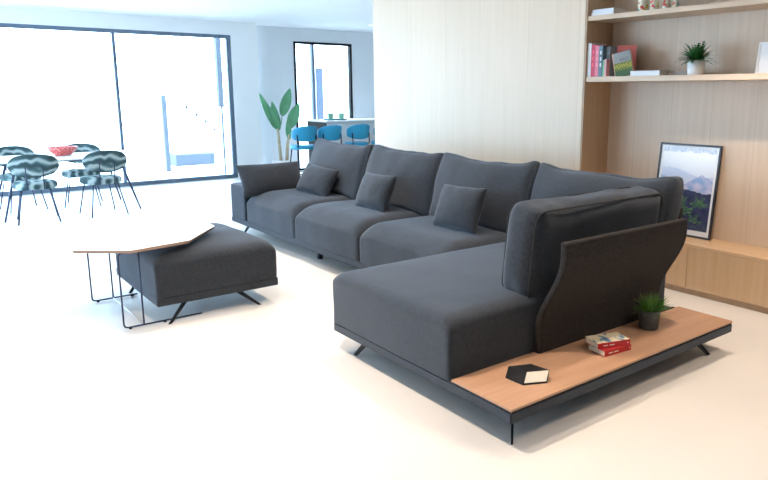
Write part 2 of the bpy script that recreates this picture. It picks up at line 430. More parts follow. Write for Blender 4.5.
# S shaped back panels: (offset outwards, z)
def s_prof(z): 
    t = max(0, min(1, (z-.33)/.43)); t = t*t*(3-2*t); return .165*t
zs = [.187 + (.845-.187)*i/22 for i in range(23)]
outer = [(-2.362+s_prof(z), z) for z in zs]
prof = [(s-.045, z) for s, z in outer] + [(s, z) for s, z in outer[::-1]]
o = sp(sweep_profile('back_panel', prof, 2.59, 3.70, 'y', FAB_SHADED)); o['label'] = 'S-curved dark back panel beside the oak platform'
mprof = [(3.875+s_prof(z)-.045, z) for z in zs] + [(3.875+s_prof(z), z) for z in zs[::-1]]
for i, (a, c) in enumerate(((-7.06, -5.92), (-5.91, -4.76), (-4.75, -3.57), (-3.56, -2.44))):
    sp(sweep_profile('back_panel', mprof, a, c, 'x', FAB_SHADED))
# back cushions
def boxy(p, u, v, q): return p
bx = [(-7.02, -5.83), (-5.82, -4.69), (-4.68, -3.54), (-3.53, -2.36)]
for i, (a, c) in enumerate(bx):
    wd = c-a
    def shp(p, u, v, q, i=i):
        # top corners perk up, belly fuller low down
        p.y *= (1-.42*max(0, q)**2)*(1-.35*abs(u)**5)
        p.z += .030*u**4*max(0, q) - .014*(1-u*u)*max(0, q)
        p.y -= .035*(1-u*u)*(1-q*q)*(1 if v < 0 else .3)
        return p
    o = sp(cushion('back_cushion', (wd, .26, .58), .055, FAB, None, 0, .014, 24, ((a+c)/2, 3.765+.01*(i % 2), .765), (rad(-14), 0, rad([-1.5, .5, -.5, 0][i])), .012, 20+i, shp))
# side cushion
def shp2(p, u, v, q):
    p.x -= .015*(1-v*v)*(1-q*q)
    p.z += .015*v*v*max(0, q)
    return p
sc = sp(cushion('back_cushion', (.25, 1.17, .53), .085, FAB, None, 0, .018, 26, (-2.525, 3.145, .735), (0, rad(6), 0), .011, 31, shp2)); sc['label'] = 'side back cushion leaning on the panel above the oak platform'
def ring(x, hy, hz, r=.05):
    pts = []
    for cx_, cz_, a0 in ((hy-r, hz-r, 0), (-hy+r, hz-r, 90), (-hy+r, -hz+r, 180), (hy-r, -hz+r, 270)):
        for k in range(6):
            a = rad(a0+k*18); pts.append((x, cx_+r*math.cos(a), cz_+r*math.sin(a)))
    return pts+[pts[0]]
for x in (-.095, .108):
    t_ = tube('piping', ring(x, .574, .256, .075), .0045, PIPE, sc, 6)
# legs: splayed flat blades
def blade(name, top, foot, wid=.05, th=.010, m=BLACK):
    top, foot = Vector(top), Vector(foot); d = Vector((foot.x-top.x, foot.y-top.y, 0)).normalized()
    s = Vector((-d.y, d.x, 0))*th/2; bm = bmesh.new(); vs_ = []
    for p, w_ in ((top, wid), (foot, wid*.5)):
        for a in (-1, 1):
            for b_ in (-1, 1): vs_.append(bm.verts.new(p + d*a*w_/2 + s*b_))
    for q in ((0, 1, 3, 2), (4, 6, 7, 5), (0, 4, 5, 1), (2, 3, 7, 6), (0, 2, 6, 4), (1, 5, 7, 3)): bm.faces.new([vs_[i] for i in q])
    bmesh.ops.recalc_face_normals(bm, faces=bm.faces)
    return mesh_obj(name, bm, m)
for tp, ft in (((-2.14, 2.17), (-2.035, 2.065)), ((-3.27, 2.08), (-3.40, 2.065)), ((-2.06, 3.62), (-2.045, 3.78)), ((-7.20, 3.04), (-7.33, 3.01)),
               ((-7.20, 3.80), (-7.33, 3.86)), ((-4.75, 3.75), (-4.75, 3.88)), ((-3.3, 3.75), (-3.3, 3.88))):
    sp(blade('leg', (*tp, ZB+.005), (*ft, 0), .05, .011))
sp(lathe('support_foot', [(0, 0), (.028, 0), (.028, .02), (.018, .135), (0, .135)], BLACK, None, 14, (-5.72, 3.10, 0)))

# throw cushions, each its own thing
tag(pillow('arm_pillow', .74, .37, .21, FAB, None, 20, (-6.95, 3.20, .65), (rad(-26), 0, rad(90)), 3, .06, .42), 'dark oblong pillow leaning on the left arm of the sofa', 'pillow')
tag(pillow('throw_pillow', .53, .33, .17, FAB, None, 18, (-6.36, 3.44, .675), (rad(-30), rad(5), rad(8)), 5, .06), 'small square charcoal pillow on the leftmost sofa seat, beside the oblong one', 'pillow', 'small throw pillows on the sofa')
tag(pillow('throw_pillow', .50, .35, .18, FAB, None, 18, (-5.20, 3.41, .69), (rad(-24), rad(-1), rad(0)), 6, .06), 'small square charcoal pillow in the middle of the three small ones along the sofa', 'pillow', 'small throw pillows on the sofa')
tag(pillow('throw_pillow', .51, .36, .18, FAB, None, 18, (-3.98, 3.39, .705), (rad(-22), rad(-2), rad(0)), 7, .06), 'small square charcoal pillow on the sofa seat nearest the chaise', 'pillow', 'small throw pillows on the sofa')

# ------------------------------------------------------------------ ottoman
OL = Vector((-5.25, 1.74, 0))
ott = thing('ottoman', 'square charcoal ottoman on splayed black legs half under the coffee table', 'ottoman', OL)
def op(o): o.parent = ott; o.location = o.location - OL; return o
op(box('base_frame', (-5.80, 1.28, .13), (-4.705, 2.185, .195), FAB, None, .012, 3))
op(cushion('seat_cushion', (1.094, .904, .285), .03, FAB, None, .02, .003, 26, (-5.252, 1.733, .193+.1425), seed=40, flat=True, drop=(.035, .12, .035, .12, .035)))
for tp, ft in (((-4.77, 1.50), (-4.70, 1.354)), ((-4.77, 1.87), (-4.72, 2.03)), ((-5.70, 1.45), (-5.66, 1.34)), ((-5.72, 1.90), (-5.72, 2.06))):
    op(blade('leg', (*tp, .135), (*ft, 0), .05, .011))

# ------------------------------------------------------------------ coffee table
TL = Vector((-5.3, 1.3, 0))
ct = thing('coffee_table', 'low side table with white faceted top on thin black wire legs, reaching over the ottoman', 'table', TL)
def cp(o): o.parent = ct; o.location = o.location - TL; return o
poly = [(-5.34, .845), (-4.925, .83), (-4.685, 1.13), (-4.76, 1.55), (-5.15, 1.875), (-5.39, 1.887), (-5.75, 1.56), (-5.65, 1.148)]
bm = bmesh.new(); add_prism(bm, poly, .5605, .5645); bmesh.ops.recalc_face_normals(bm, faces=bm.faces)
cp(mesh_obj('tabletop', bm, mat('warm_white_laminate', (.86, .83, .78), .35)))
cxp, cyp = -5.2, 1.35
bm = bmesh.new()
top_ = [bm.verts.new((x, y, .56)) for x, y in poly]; bot_ = [bm.verts.new((cxp+(x-cxp)*.975, cyp+(y-cyp)*.975, .540)) for x, y in poly]
for i in range(8): bm.faces.new((bot_[i], bot_[(i+1) % 8], top_[(i+1) % 8], top_[i]))
bm.faces.new(bot_[::-1]); bm.faces.new(top_); bmesh.ops.recalc_face_normals(bm, faces=bm.faces)
cp(mesh_obj('tabletop_edge', bm, mat('bevelled_ply_edge', (.40, .27, .20), .5)))
def wire(pts, r, name='wire_leg'):
    # round the corners of a polyline
    P = [Vector(p) for p in pts]; out = [P[0]]
    for a, b_, c in zip(P, P[1:], P[2:]):
        d1 = (a-b_).normalized()*.03; d2 = (c-b_).normalized()*.03
        for k in range(5):
            t = k/4; out.append((b_+d1)*(1-t)**2 + b_*2*t*(1-t) + (b_+d2)*t*t)
    out.append(P[-1]); return tube(name, out, r, NAVYMET)
for X, y0, y1, y2 in ((-5.56, 1.04, 1.19, 1.37), (-4.765+.0, 1.07, 1.20, 1.60)):
    xt = X if X < -5 else -5.10+.33
    cp(wire([(X, 1.62 if X < -5 else 1.40, .533), (X, y0, .533), (X, y0, .012), (X, y2, .012)], .006))
    cp(tube('wire_leg', [(X, y1, .012), (X, y1, .533)], .006, NAVYMET))
    for yy in (y0+.04, y1+.14):
        cp(lathe('glide', [(0, 0), (.011, 0), (.011, .012), (0, .012)], BLACK, None, 10, (X, yy, 0)))
cp(tube('crossbar', [(-5.56, 1.19, .012), (-4.765, 1.20, .012)], .005, mat('bar_reflection_white', (.8, .8, .8), .4)))  # white colour stands in for the reflection that brightens the lower bar
cp(tube('crossbar', [(-5.56, 1.25, .533), (-4.765, 1.25, .533)], .006, NAVYMET))

# ------------------------------------------------------------------ things on the oak platform
PZ = ZT+.0065
hb = thing('desk_box', 'black faceted box with a white front face on the near end of the oak platform', 'box', (-2.19, 2.33, PZ))
low = [(-2.252, 2.226), (-2.135, 2.232), (-2.078, 2.345), (-2.200, 2.372)]
upp = [(-2.264, 2.258), (-2.158, 2.279), (-2.104, 2.386), (-2.214, 2.370)]
def hv(bm, l, z): return [bm.verts.new((x+2.19, y-2.33, z)) for x, y in l]
bm = bmesh.new(); lo_, up_ = hv(bm, low, 0), hv(bm, upp, .050)
for i in range(4): bm.faces.new((lo_[i], lo_[(i+1) % 4], up_[(i+1) % 4], up_[i]))
bm.faces.new(lo_[::-1]); bm.faces.new(up_); bmesh.ops.recalc_face_normals(bm, faces=bm.faces)
bmesh.ops.bevel(bm, geom=bm.edges[:], offset=.0015, segments=2, affect='EDGES')
mesh_obj('shell', bm, BLACK, hb)
B0, B1, T0, T1 = (Vector((x+2.19, y-2.33, z)) for x, y, z in ((-2.135, 2.232, 0), (-2.078, 2.345, 0), (-2.158, 2.279, .05), (-2.104, 2.386, .05)))
def onface(a, b_): return (B0.lerp(B1, a)).lerp(T0.lerp(T1, a), b_)
nv = (B1-B0).cross(T0-B0).normalized()
q0 = [onface(.03, .16), onface(.93, .16), onface(.96, .97), onface(.02, .97)]
bm = bmesh.new(); va = [bm.verts.new(p+nv*.002) for p in q0]; vb = [bm.verts.new(p-nv*.006) for p in q0]
for i in range(4): bm.faces.new((va[i], va[(i+1) % 4], vb[(i+1) % 4], vb[i]))
bm.faces.new(va); bm.faces.new(vb[::-1]); bmesh.ops.recalc_face_normals(bm, faces=bm.faces)
mesh_obj('front_face', bm, mat('ivory_card', (.80, .78, .68), .6), hb)

PAGE = noisy('book_pages', (.78, .72, .60), (.86, .80, .70), (3, 3, 300), .8, 0)
def cover(name, col, rough=.45): return mat(name, col, rough)
def book(name, size, cols, label, loc, rot=(0, 0, 0), group=None, spine='-y'):
    """upright book: x thickness, y depth (spine at -y), z height"""
    t, d, h = size; r = thing(name, label, 'book', loc, 0, group); r.rotation_euler = rot
    bm = bmesh.new(); e = .0025
    add_box(bm, (-t/2, -d/2, 0), (-t/2+e, d/2, h)); add_box(bm, (t/2-e, -d/2, 0), (t/2, d/2, h)); add_box(bm, (-t/2+e, -d/2, 0), (t/2-e, -d/2+e, h))
    mesh_obj('cover', bm, cols, r)
    bm = bmesh.new(); add_box(bm, (-t/2+e, -d/2+e, .003), (t/2-e, d/2-.003, h-.003)); mesh_obj('pages', bm, PAGE, r)
    return r
def text_on(parent, s, size, m, loc, rot, name='lettering', ext=.0004):
    cu = bpy.data.curves.new(name, 'FONT'); cu.body = s; cu.size = size; cu.extrude = ext; cu.align_x = 'CENTER'; cu.align_y = 'CENTER'
    tmp = bpy.data.objects.new('tmp', cu); me = bpy.data.meshes.new_from_object(tmp); bpy.data.objects.remove(tmp)
    me.materials.clear(); me.materials.append(m)
    o = bpy.data.objects.new(name, me); C.objects.link(o); o.parent = parent; o.location = loc; o.rotation_euler = rot
    return o
RED = cover('red_cover', (.50, .025, .03))
TXTW = mat('white_print', (.85, .82, .78), .6)
# two paperbacks lying flat; spine towards the platform's outer edge
def flat_book(name, L, W, T, mcov, mspine, label, loc, rz, group=None):
    r = thing(name, label, 'book', loc, rz, group); e = .002
    bm = bmesh.new(); add_box(bm, (-W/2, -L/2, 0), (W/2-.001, L/2, e)); add_box(bm, (-W/2, -L/2, T-e), (W/2-.001, L/2, T)); mesh_obj('cover', bm, mcov, r)
    bm = bmesh.new(); add_box(bm, (W/2-.001, -L/2, 0), (W/2+.001, L/2, T)); mesh_obj('spine', bm, mspine, r)
    bm = bmesh.new(); add_box(bm, (-W/2+.003, -L/2+.003, e), (W/2-.002, L/2-.003, T-e)); mesh_obj('pages', bm, PAGE, r)
    return r
b1 = flat_book('paperback_book', .20, .128, .031, RED, RED, 'lower red-covered paperback of the pair lying on the oak platform', (-2.166, 2.94, PZ), rad(-7), 'paperbacks on the oak platform')
COVB = noisy('cream_blue_illustrated_cover', (.80, .70, .50), (.10, .22, .36), (9, 18, 1), .5, 0, 3, .50, .58)
b2 = flat_book('paperback_book', .208, .125, .031, COVB, RED, 'upper paperback with cream and blue illustrated cover lying on the oak platform', (-2.184, 2.945, PZ+.0313), rad(-18), 'paperbacks on the oak platform')

for r_, L_ in ((b1, .128), (b2, .125)):
    for y_, l_ in ((-.070, .030), (-.032, .034), (.085, .006)):
        bm = bmesh.new(); add_box(bm, (L_/2+.001, y_, .012), (L_/2+.0014, y_+l_, .018)); mesh_obj('spine_print', bm, TXTW, r_)
def grass_plant():
    r = thing('potted_grass', 'small grey pot with spiky artificial grass on the oak platform', 'plant', (-2.235, 3.41, PZ)); r.scale = (1.14, 1.14, 1.14)
    lathe('pot', [(0, 0), (.044, 0), (.048, .004), (.056, .098), (.056, .102), (.051, .102), (.049, .09), (0, .088)], mat('grey_matt_pot', (.075, .085, .095), .6), r)
    lathe('soil', [(.049, .088), (.03, .094), (0, .096)], mat('dark_soil', (.03, .025, .02), .9), r)
    rnd = random.Random(4); bm = bmesh.new()
    for k in range(330):
        a = rnd.uniform(0, 2*PI); rr = .042*math.sqrt(rnd.random()); e = rad(rnd.uniform(30, 88)) if rnd.random() < .8 else rad(rnd.uniform(5, 40))
        L = rnd.uniform(.05, .115); b0 = Vector((rr*math.cos(a), rr*math.sin(a), .09))
        a2 = a+rnd.uniform(-.6, .6); d = Vector((math.cos(a2)*math.cos(e), math.sin(a2)*math.cos(e), math.sin(e)))
        s = Vector((-math.sin(a2+.6), math.cos(a2+.6), 0))*.0022; dr = Vector((math.cos(a2), math.sin(a2), -.5))*.012
        p1 = b0+d*L*.55; p2 = b0+d*L+dr
        v = [bm.verts.new(x) for x in (b0-s, b0+s, p1+s*.8, p1-s*.8, p2)]
        bm.faces.new((v[0], v[1], v[2], v[3])); bm.faces.new((v[3], v[2], v[4]))
    tag(mesh_obj('grass_tuft', bm, GRASS, r), kind='stuff')
grass_plant()

# ------------------------------------------------------------------ framed landscape leaning in the niche
def pic_color(u, v):
    """u 0..1 left to right, v 0..1 bottom to top of the printed image"""
    n1 = noise.noise(Vector((u*3, v*3, 1))); n2 = noise.noise(Vector((u*9, v*14, 4))); n3 = noise.noise(Vector((u*30, v*34, 7)))
    ridge1 = .70+.05*math.sin(u*5+.6)+.03*n1; ridge2 = .60+.07*math.sin(u*7+2.2)+.04*n2; ridge3 = .47+.05*n1-.02*u
    if v < ridge3:
        c = Vector((.04, .05, .12)) + Vector((.03, .03, .05))*n2
        for bx_, by_, br_ in ((.40, .20, .24), (.80, .30, .13), (.10, .12, .12), (.72, .08, .14)):
            dx, dy = (u-bx_)*.75, v-by_; rr = math.hypot(dx, dy); an = math.atan2(dy, dx)
            if dy > -.02 and rr < br_*(.75+.25*math.sin(an*7)) and math.sin(an*26+n3) > -.1+rr:
                c = Vector((.07, .20, .07)).lerp(Vector((.28, .42, .22)), max(0, n3))
        if v < .10+.05*n1: c = Vector((.05, .07, .13)) + Vector((.03, .05, .05))*n3
        return c
    if v < ridge2: return Vector((.28, .42, .72)).lerp(Vector((.60, .60, .80)), max(0, min(1, .5+n2*1.4-(v-.5)*2)))
    if v < ridge1: return Vector((.45, .58, .80)).lerp(Vector((.66, .68, .84)), max(0, min(1, .5+n1)))
    if v > .95+.025*noise.noise(Vector((u*7, 3, 2))): return Vector((.50, .58, .72)).lerp(Vector((.75, .8, .88)), max(0, min(1, .5+n3)))
    return Vector((.74, .80, .90)).lerp(Vector((.92, .93, .96)), max(0, min(1, (v-.7)*5)))
def framed_print(name, W_, H_, label, loc, rot, border, fw, fm, mount, art=True, dth=.018):
    r = thing(name, label, 'picture', loc); r.rotation_euler = rot
    bm = bmesh.new()
    add_box(bm, (-W_/2, -dth/2, 0), (-W_/2+fw, dth/2, H_)); add_box(bm, (W_/2-fw, -dth/2, 0), (W_/2, dth/2, H_))
    add_box(bm, (-W_/2+fw, -dth/2, 0), (W_/2-fw, dth/2, fw)); add_box(bm, (-W_/2+fw, -dth/2, H_-fw), (W_/2-fw, dth/2, H_))
    mesh_obj('frame', bm, fm, r)
    bm = bmesh.new(); add_box(bm, (-W_/2+fw, -dth/2+.006, fw), (W_/2-fw, dth/2-.002, H_-fw)); mesh_obj('mount', bm, mount, r)
    if art:
        nx, nz = 64, 90; x0, x1, z0, z1 = -W_/2+fw+border, W_/2-fw-border, fw+border*1.9, H_-fw-border*.8
        bm = bmesh.new(); cl = bm.loops.layers.color.new('print')
        g = [[bm.verts.new((x0+(x1-x0)*i/nx, -dth/2+.0055, z0+(z1-z0)*j/nz)) for j in range(nz+1)] for i in range(nx+1)]
        for i in range(nx):
            for j in range(nz):
                f = bm.faces.new((g[i][j], g[i+1][j], g[i+1][j+1], g[i][j+1])); cc = pic_color((i+.5)/nx, (j+.5)/nz)
                for l in f.loops: l[cl] = (*[max(0, min(1, x))**(1/2.2) for x in cc], 1)
        m = mat('landscape_print', (1, 1, 1), .25); t, b_ = nodes(m); at = N(t, 'ShaderNodeAttribute'); at.attribute_name = 'print'
        t.links.new(at.outputs['Color'], b_.inputs['Base Color'])
        mesh_obj('printed_landscape', bm, m, r)
    return r
framed_print('framed_print', .555, .765, 'black-framed mountain landscape print leaning against the niche back on the low cabinet', (-3.09, 5.075, .4125), (rad(-6), 0, 0), .022, .016, mat('black_frame', (.02, .024, .035), .4), mat('white_paper_mount', (.80, .83, .88), .35))
framed_print('small_picture_frame', .22, .225, 'small white picture frame at the right edge on the lower shelf', (-2.385, 4.95, 1.7275), (rad(-8), 0, 0), .02, .014, WHITE, mat('white_paper', (.85, .86, .87), .5), art=False)

# ------------------------------------------------------------------ shelf contents
Z1, Z2 = 1.7272, 2.2402
rowg = 'books upright on the lower shelf'
def cv(n, c): return mat(n, c, .5)
bk = [('white', (.80, .80, .80), .045, .285, -4.03), ]
Yb = 4.92
specs = [ # thickness, depth, height, x centre, colour, label
 (.040, .20, .285, -3.915, (.82, .82, .82), 'tall white book at the left end of the lower shelf row'),
 (.042, .19, .270, -3.873, (.62, .03, .08), 'crimson book second from the left in the lower shelf row'),
 (.038, .20, .262, -3.831, (.80, .20, .26), 'pink book beside the crimson one on the lower shelf'),
 (.040, .20, .258, -3.790, (.10, .17, .22), 'slate blue book between the pink and grey ones on the lower shelf'),
 (.040, .16, .250, -3.748, (.24, .29, .33), 'grey blue book behind the short green and pink booklets'),
]
X0 = -3.925
xcur = -3.942
for t_, d_, h_, x_, col, lab in specs:
    xc = xcur+t_/2; xcur += t_+.001
    yy = 4.825+d_/2 + (.05 if 'grey blue' in lab else 0)
    r = book('book', (t_, d_, h_), cv('book_cover', col), lab, (xc, yy, Z1), group=rowg)
    if h_ < .28:
        nl = 3
        for k in range(nl):
            bm = bmesh.new(); add_box(bm, (-.007, -d_/2-.0006, h_*(.32+.2*k)), (.007, -d_/2, h_*(.32+.2*k)+.03)); mesh_obj('spine_mark', bm, TXTW if 'slate' in lab else mat('spine_print', tuple(min(1, c*1.5+.05) for c in col), .5), r)
xs0 = xcur-.041
book('booklet', (.018, .04, .14), cv('green_cover', (.25, .55, .30)), 'short pale green booklet in front of the grey blue book', (xs0+.010, 4.848, Z1), group=rowg)
book('booklet', (.020, .04, .145), cv('pale_pink_cover', (.85, .38, .42)), 'short pale pink booklet beside the green one', (xs0+.030, 4.848, Z1), group=rowg)
b3 = book('book', (.022, .16, .262), cv('coral_cover', (.80, .22, .20)), 'coral book leaning open-angled behind the grey and green one', (xcur+.075, 5.0, Z1), (0, 0, rad(-55)), rowg)
# grey / green front-facing book, slightly leaning
def facing_book():
    r = thing('book', 'grey and green hardback standing face out at the right of the row', 'book', (-3.585, 4.875, Z1), 0, rowg)
    r.rotation_euler = (rad(-2), rad(-12), rad(12))
    W_, H_ = .165, .205
    bm = bmesh.new(); add_box(bm, (-W_/2, 0, 0), (W_/2, .022, H_)); mesh_obj('pages', bm, mat('peach_page_edge', (.85, .55, .42), .6), r)
    for nm, z0, z1, c in (('cover_top', .118, H_, (.33, .34, .33)), ('cover_band', .055, .118, (.17, .20, .02)), ('cover_bottom', 0, .055, (.045, .12, .02))):
        bm = bmesh.new(); add_box(bm, (-W_/2+.008, -.002, z0), (W_/2, 0, z1)); mesh_obj(nm, bm, mat(nm+'_print', c, .4), r)
    ty = mat('yellow_print', (.75, .62, .05), .5)
    text_on(r, 'VOWEZ', .044, ty, (.004, -.0023, .088), (PI/2, 0, 0))
    text_on(r, 'EXO', .038, mat('dark_print', (.10, .11, .13), .5), (.02, -.0023, .14), (PI/2, 0, 0))
facing_book()
def flat_slab(name, lo, hi, m, label, group=None):
    cen = ((lo[0]+hi[0])/2, (lo[1]+hi[1])/2, lo[2]); r = thing(name, label, 'book', cen, 0, group)
    L, W_, T = (hi[0]-lo[0])/2, (hi[1]-lo[1])/2, hi[2]-lo[2]; e = .003
    bm = bmesh.new(); add_box(bm, (-L, -W_, 0), (L, W_, e)); add_box(bm, (-L, -W_, T-e), (L, W_, T)); add_box(bm, (-L, -W_, e), (L, -W_+e, T-e)); mesh_obj('cover', bm, m, r)
    bm = bmesh.new(); add_box(bm, (-L+.004, -W_+e, e), (L-.004, W_-.004, T-e)); mesh_obj('pages', bm, PAGE, r)
    return r
WCOV = mat('white_cover', (.84, .84, .85), .45)
flat_slab('book', (-3.49, 4.83, Z1), (-3.215, 5.02, Z1+.040), WCOV, 'white book lying flat on the lower shelf beside the row of books')
flat_slab('book', (-3.205, 4.93, Z1), (-3.03, 5.10, Z1+.032), mat('greige_cover', (.42, .34, .28), .5), 'flat greige book lying behind the white fern pot')
flat_slab('book', (-3.93, 4.84, Z2), (-3.70, 5.06, Z2+.028), WCOV, 'lower of two white books lying at the left end of the upper shelf', 'white books on the upper shelf')
flat_slab('book', (-3.925, 4.845, Z2+.0282), (-3.705, 5.05, Z2+.052), mat('white_blue_cover', (.78, .82, .88), .45), 'upper of two white books lying at the left end of the upper shelf', 'white books on the upper shelf')
def jar(x, r0, h, label):
    r = thing('patterned_jar', label, 'jar', (x, 4.90, Z2), 0, 'patterned jars on the upper shelf')
    m = bpy.data.materials.new('painted_flowers'); m.use_nodes = True; t, b_ = nodes(m)
    vo = N(t, 'ShaderNodeTexVoronoi'); vo.inputs['Scale'].default_value = 42
    tc = N(t, 'ShaderNodeTexCoord'); t.links.new(tc.outputs['Object'], vo.inputs['Vector'])
    sp_ = N(t, 'ShaderNodeSeparateColor'); t.links.new(vo.outputs['Color'], sp_.inputs[0])
    cr = N(t, 'ShaderNodeValToRGB'); cr.color_ramp.interpolation = 'CONSTANT'
    e = cr.color_ramp.elements; e[0].position = 0; e[0].color = (.80, .74, .60, 1); e[1].position = .45; e[1].color = (.03, .28, .20, 1)
    for p, c in ((.65, (.60, .06, .03)), (.78, (.75, .68, .52)), (.9, (.75, .45, .05))):
        k = e.new(p); k.color = (*c, 1)
    t.links.new(sp_.outputs[0], cr.inputs[0]); t.links.new(cr.outputs[0], b_.inputs['Base Color']); b_.inputs['Roughness'].default_value = .3
    lathe('body', [(0, 0), (r0*.85, 0), (r0, .01), (r0*1.02, h*.35), (r0*.85, h*.58), (r0*.6, h*.66), (r0*.62, h*.72)], m, r, 20)
    lathe('head', [(r0*.62, h*.72), (r0*.72, h*.82), (r0*.6, h*.94), (0, h)], m, r, 20)
jar(-3.45, .046, .19, 'largest patterned jar, leftmost of four on the upper shelf')
jar(-3.345, .036, .15, 'second largest patterned jar on the upper shelf, next to the largest')
jar(-3.235, .029, .12, 'third patterned jar from the left on the upper shelf')
jar(-3.155, .021, .085, 'smallest patterned jar, rightmost of four on the upper shelf')
def fern():
    r = thing('potted_fern', 'bushy green fern in a white pot on the lower shelf', 'plant', (-2.955, 4.925, Z1))
    lathe('pot', [(0, 0), (.060, 0), (.063, .004), (.066, .112), (.060, .112), (.058, .10), (0, .10)], WHITE, r)
    rnd = random.Random(11); bm = bmesh.new()
    for k in range(120):
        a = rnd.uniform(0, 2*PI); e0 = rad(rnd.uniform(15, 85)); L = rnd.uniform(.10, .165)
        p = Vector((.02*math.cos(a), .02*math.sin(a), .10)); d = Vector((math.cos(a)*math.cos(e0), math.sin(a)*math.cos(e0), math.sin(e0)))
        for s in range(9):
            q = p + d*L/9; d = (d + Vector((0, 0, -.11))).normalized()
            if q.y > .21: q.y = .21
            sd = d.cross(Vector((0, 0, 1))).normalized()
            wl = .020*math.sin(PI*(s+1.2)/10.5)
            for sg in (-1, 1):
                v = [bm.verts.new(x) for x in (p, p.lerp(q, .5)+sd*sg*wl+d*.006, q)]
                bm.faces.new(v if sg > 0 else v[::-1])
            p = q
    tag(mesh_obj('fronds', bm, FERN, r), kind='stuff')
fern()

# ------------------------------------------------------------------ dining set
PALM = bpy.data.materials.new('palm_leaf_fabric'); PALM.use_nodes = True
def palm():
    t, b_ = nodes(PALM); tc = N(t, 'ShaderNodeTexCoord'); wv = N(t, 'ShaderNodeTexWave', wave_type='RINGS')
    wv.inputs['Scale'].default_value = 2.6; wv.inputs['Distortion'].default_value = 7; wv.inputs['Detail'].default_value = 2; wv.inputs['Detail Scale'].default_value = 1.6
    cr = N(t, 'ShaderNodeValToRGB'); e = cr.color_ramp.elements
    e[0].position = .1; e[0].color = (.035, .075, .085, 1); e[1].position = .95; e[1].color = (.46, .55, .55, 1)
    k = e.new(.45); k.color = (.075, .15, .165, 1); k = e.new(.62); k.color = (.18, .30, .32, 1)
    t.links.new(tc.outputs['Object'], wv.inputs['Vector']); t.links.new(wv.outputs['Fac'], cr.inputs[0]); t.links.new(cr.outputs[0], b_.inputs['Base Color'])
    b_.inputs['Roughness'].default_value = .7
palm()
dt = thing('dining_table', 'long white dining table with splayed dark metal legs by the big window', 'table', (-10.3, 1.75, 0))
bm = bmesh.new(); pl = []
for cx_, cy_, a0 in ((.38, .76, 0), (-.38, .76, 90), (-.38, -.76, 180), (.38, -.76, 270)):
    for k in range(7): a = rad(a0+k*15); pl.append((cx_+.14*math.cos(a), cy_+.22*math.sin(a)))
add_prism(bm, pl, .722, .74); bmesh.ops.bevel(bm, geom=bm.edges[:], offset=.004, segments=2, affect='EDGES')
mesh_obj('tabletop', bm, WHITE, dt)
for sx_ in (-1, 1):
    for sy_ in (-1, 1):
        tube('leg', [(sx_*.40, sy_*.60, .722), (sx_*.52, sy_*.80, 0)], [.018, .011], NAVYMET, dt, 10)
tube('under_frame', [(-.4, -.6, .71), (-.4, .6, .71), (.4, .6, .71), (.4, -.6, .71), (-.4, -.6, .71)], .012, NAVYMET, dt, 8)
def dining_chair():
    r = thing('dining_chair', '', 'chair', (0, 0, 0))
    # faces local -x, back at +x
    o = cushion('seat', (.50, .50, .085), .042, PALM, r, .012, 0, 14, (0, 0, .455), fn=lambda p, u, v, q: Vector((p.x*math.sqrt(max(0, 1-.42*v*v)), p.y*math.sqrt(max(0, 1-.42*u*u)), p.z)), wrinkle=0)
    bm = bmesh.new(); n = 20; m_ = 10; L = {}
    for s in (0, 1):
        for i in range(n+1):
            for j in range(m_+1):
                u = crv(2*i/n-1); v = crv(2*j/m_-1)
                y = .275*u*math.sqrt(1-.45*v*v); z = .145*v*math.sqrt(1-.45*u*u)
                x = .27-.35*y*y*2.2/1.2 + .06*z
                th = .022*max(0, (1-u*u)*(1-v*v))**.3
                if i in (0, n) or j in (0, m_): th = 0
                if s and th == 0: L[s, i, j] = L[0, i, j]
                else: L[s, i, j] = bm.verts.new((x+(th if s else -th), y, .715+z))
    for s in (0, 1):
        for i in range(n):
            for j in range(m_):
                q = [L[s, i, j], L[s, i+1, j], L[s, i+1, j+1], L[s, i, j+1]]
                f = bm.faces.new(q if s else q[::-1]); f.smooth = True
    mesh_obj('backrest', bm, PALM, r, True)
    for sy_ in (-1, 1):
        tube('leg', [(-.17, sy_*.15, .42), (-.235, sy_*.225, 0)], .009, NAVYMET, r)
        tube('leg', [(.17, sy_*.15, .42), (.245, sy_*.225, 0)], .009, NAVYMET, r)
        tube('back_support', [(.12, sy_*.09, .415), (.22, sy_*.09, .42), (.255, sy_*.09, .48), (.285, sy_*.09, .72)], .008, NAVYMET, r)
    bm = bmesh.new(); add_tube(bm, [(-.17, -.15, .415), (.17, -.15, .415), (.17, .15, .415), (-.17, .15, .415), (-.17, -.15, .415)], .008); mesh_obj('seat_ring', bm, NAVYMET, r)
    return r
cg = 'palm-patterned chairs at the dining table'
dc = dining_chair(); dc.location = (-9.67, 1.30, 0); dc.rotation_euler = (0, 0, rad(-6)); dc['group'] = cg
dc['label'] = 'teal palm-patterned chair on the sofa side of the dining table, nearest the left edge'
dup(dc, (-9.70, 2.06, 0), rad(6), 'teal palm-patterned chair on the sofa side of the table, by its right end', cg)
dup(dc, (-10.72, 1.28, 0), rad(188), 'teal palm-patterned chair on the window side of the table, left one', cg)
dup(dc, (-10.68, 2.02, 0), rad(165), 'teal palm-patterned chair on the window side of the table, right one', cg)
bw = lathe('fruit_bowl', [(0, 0), (.08, 0), (.10, .005), (.16, .06), (.19, .115), (.18, .115), (.15, .062), (.09, .014), (0, .012)], None, None, 32, (-10.42, 1.77, .7405))
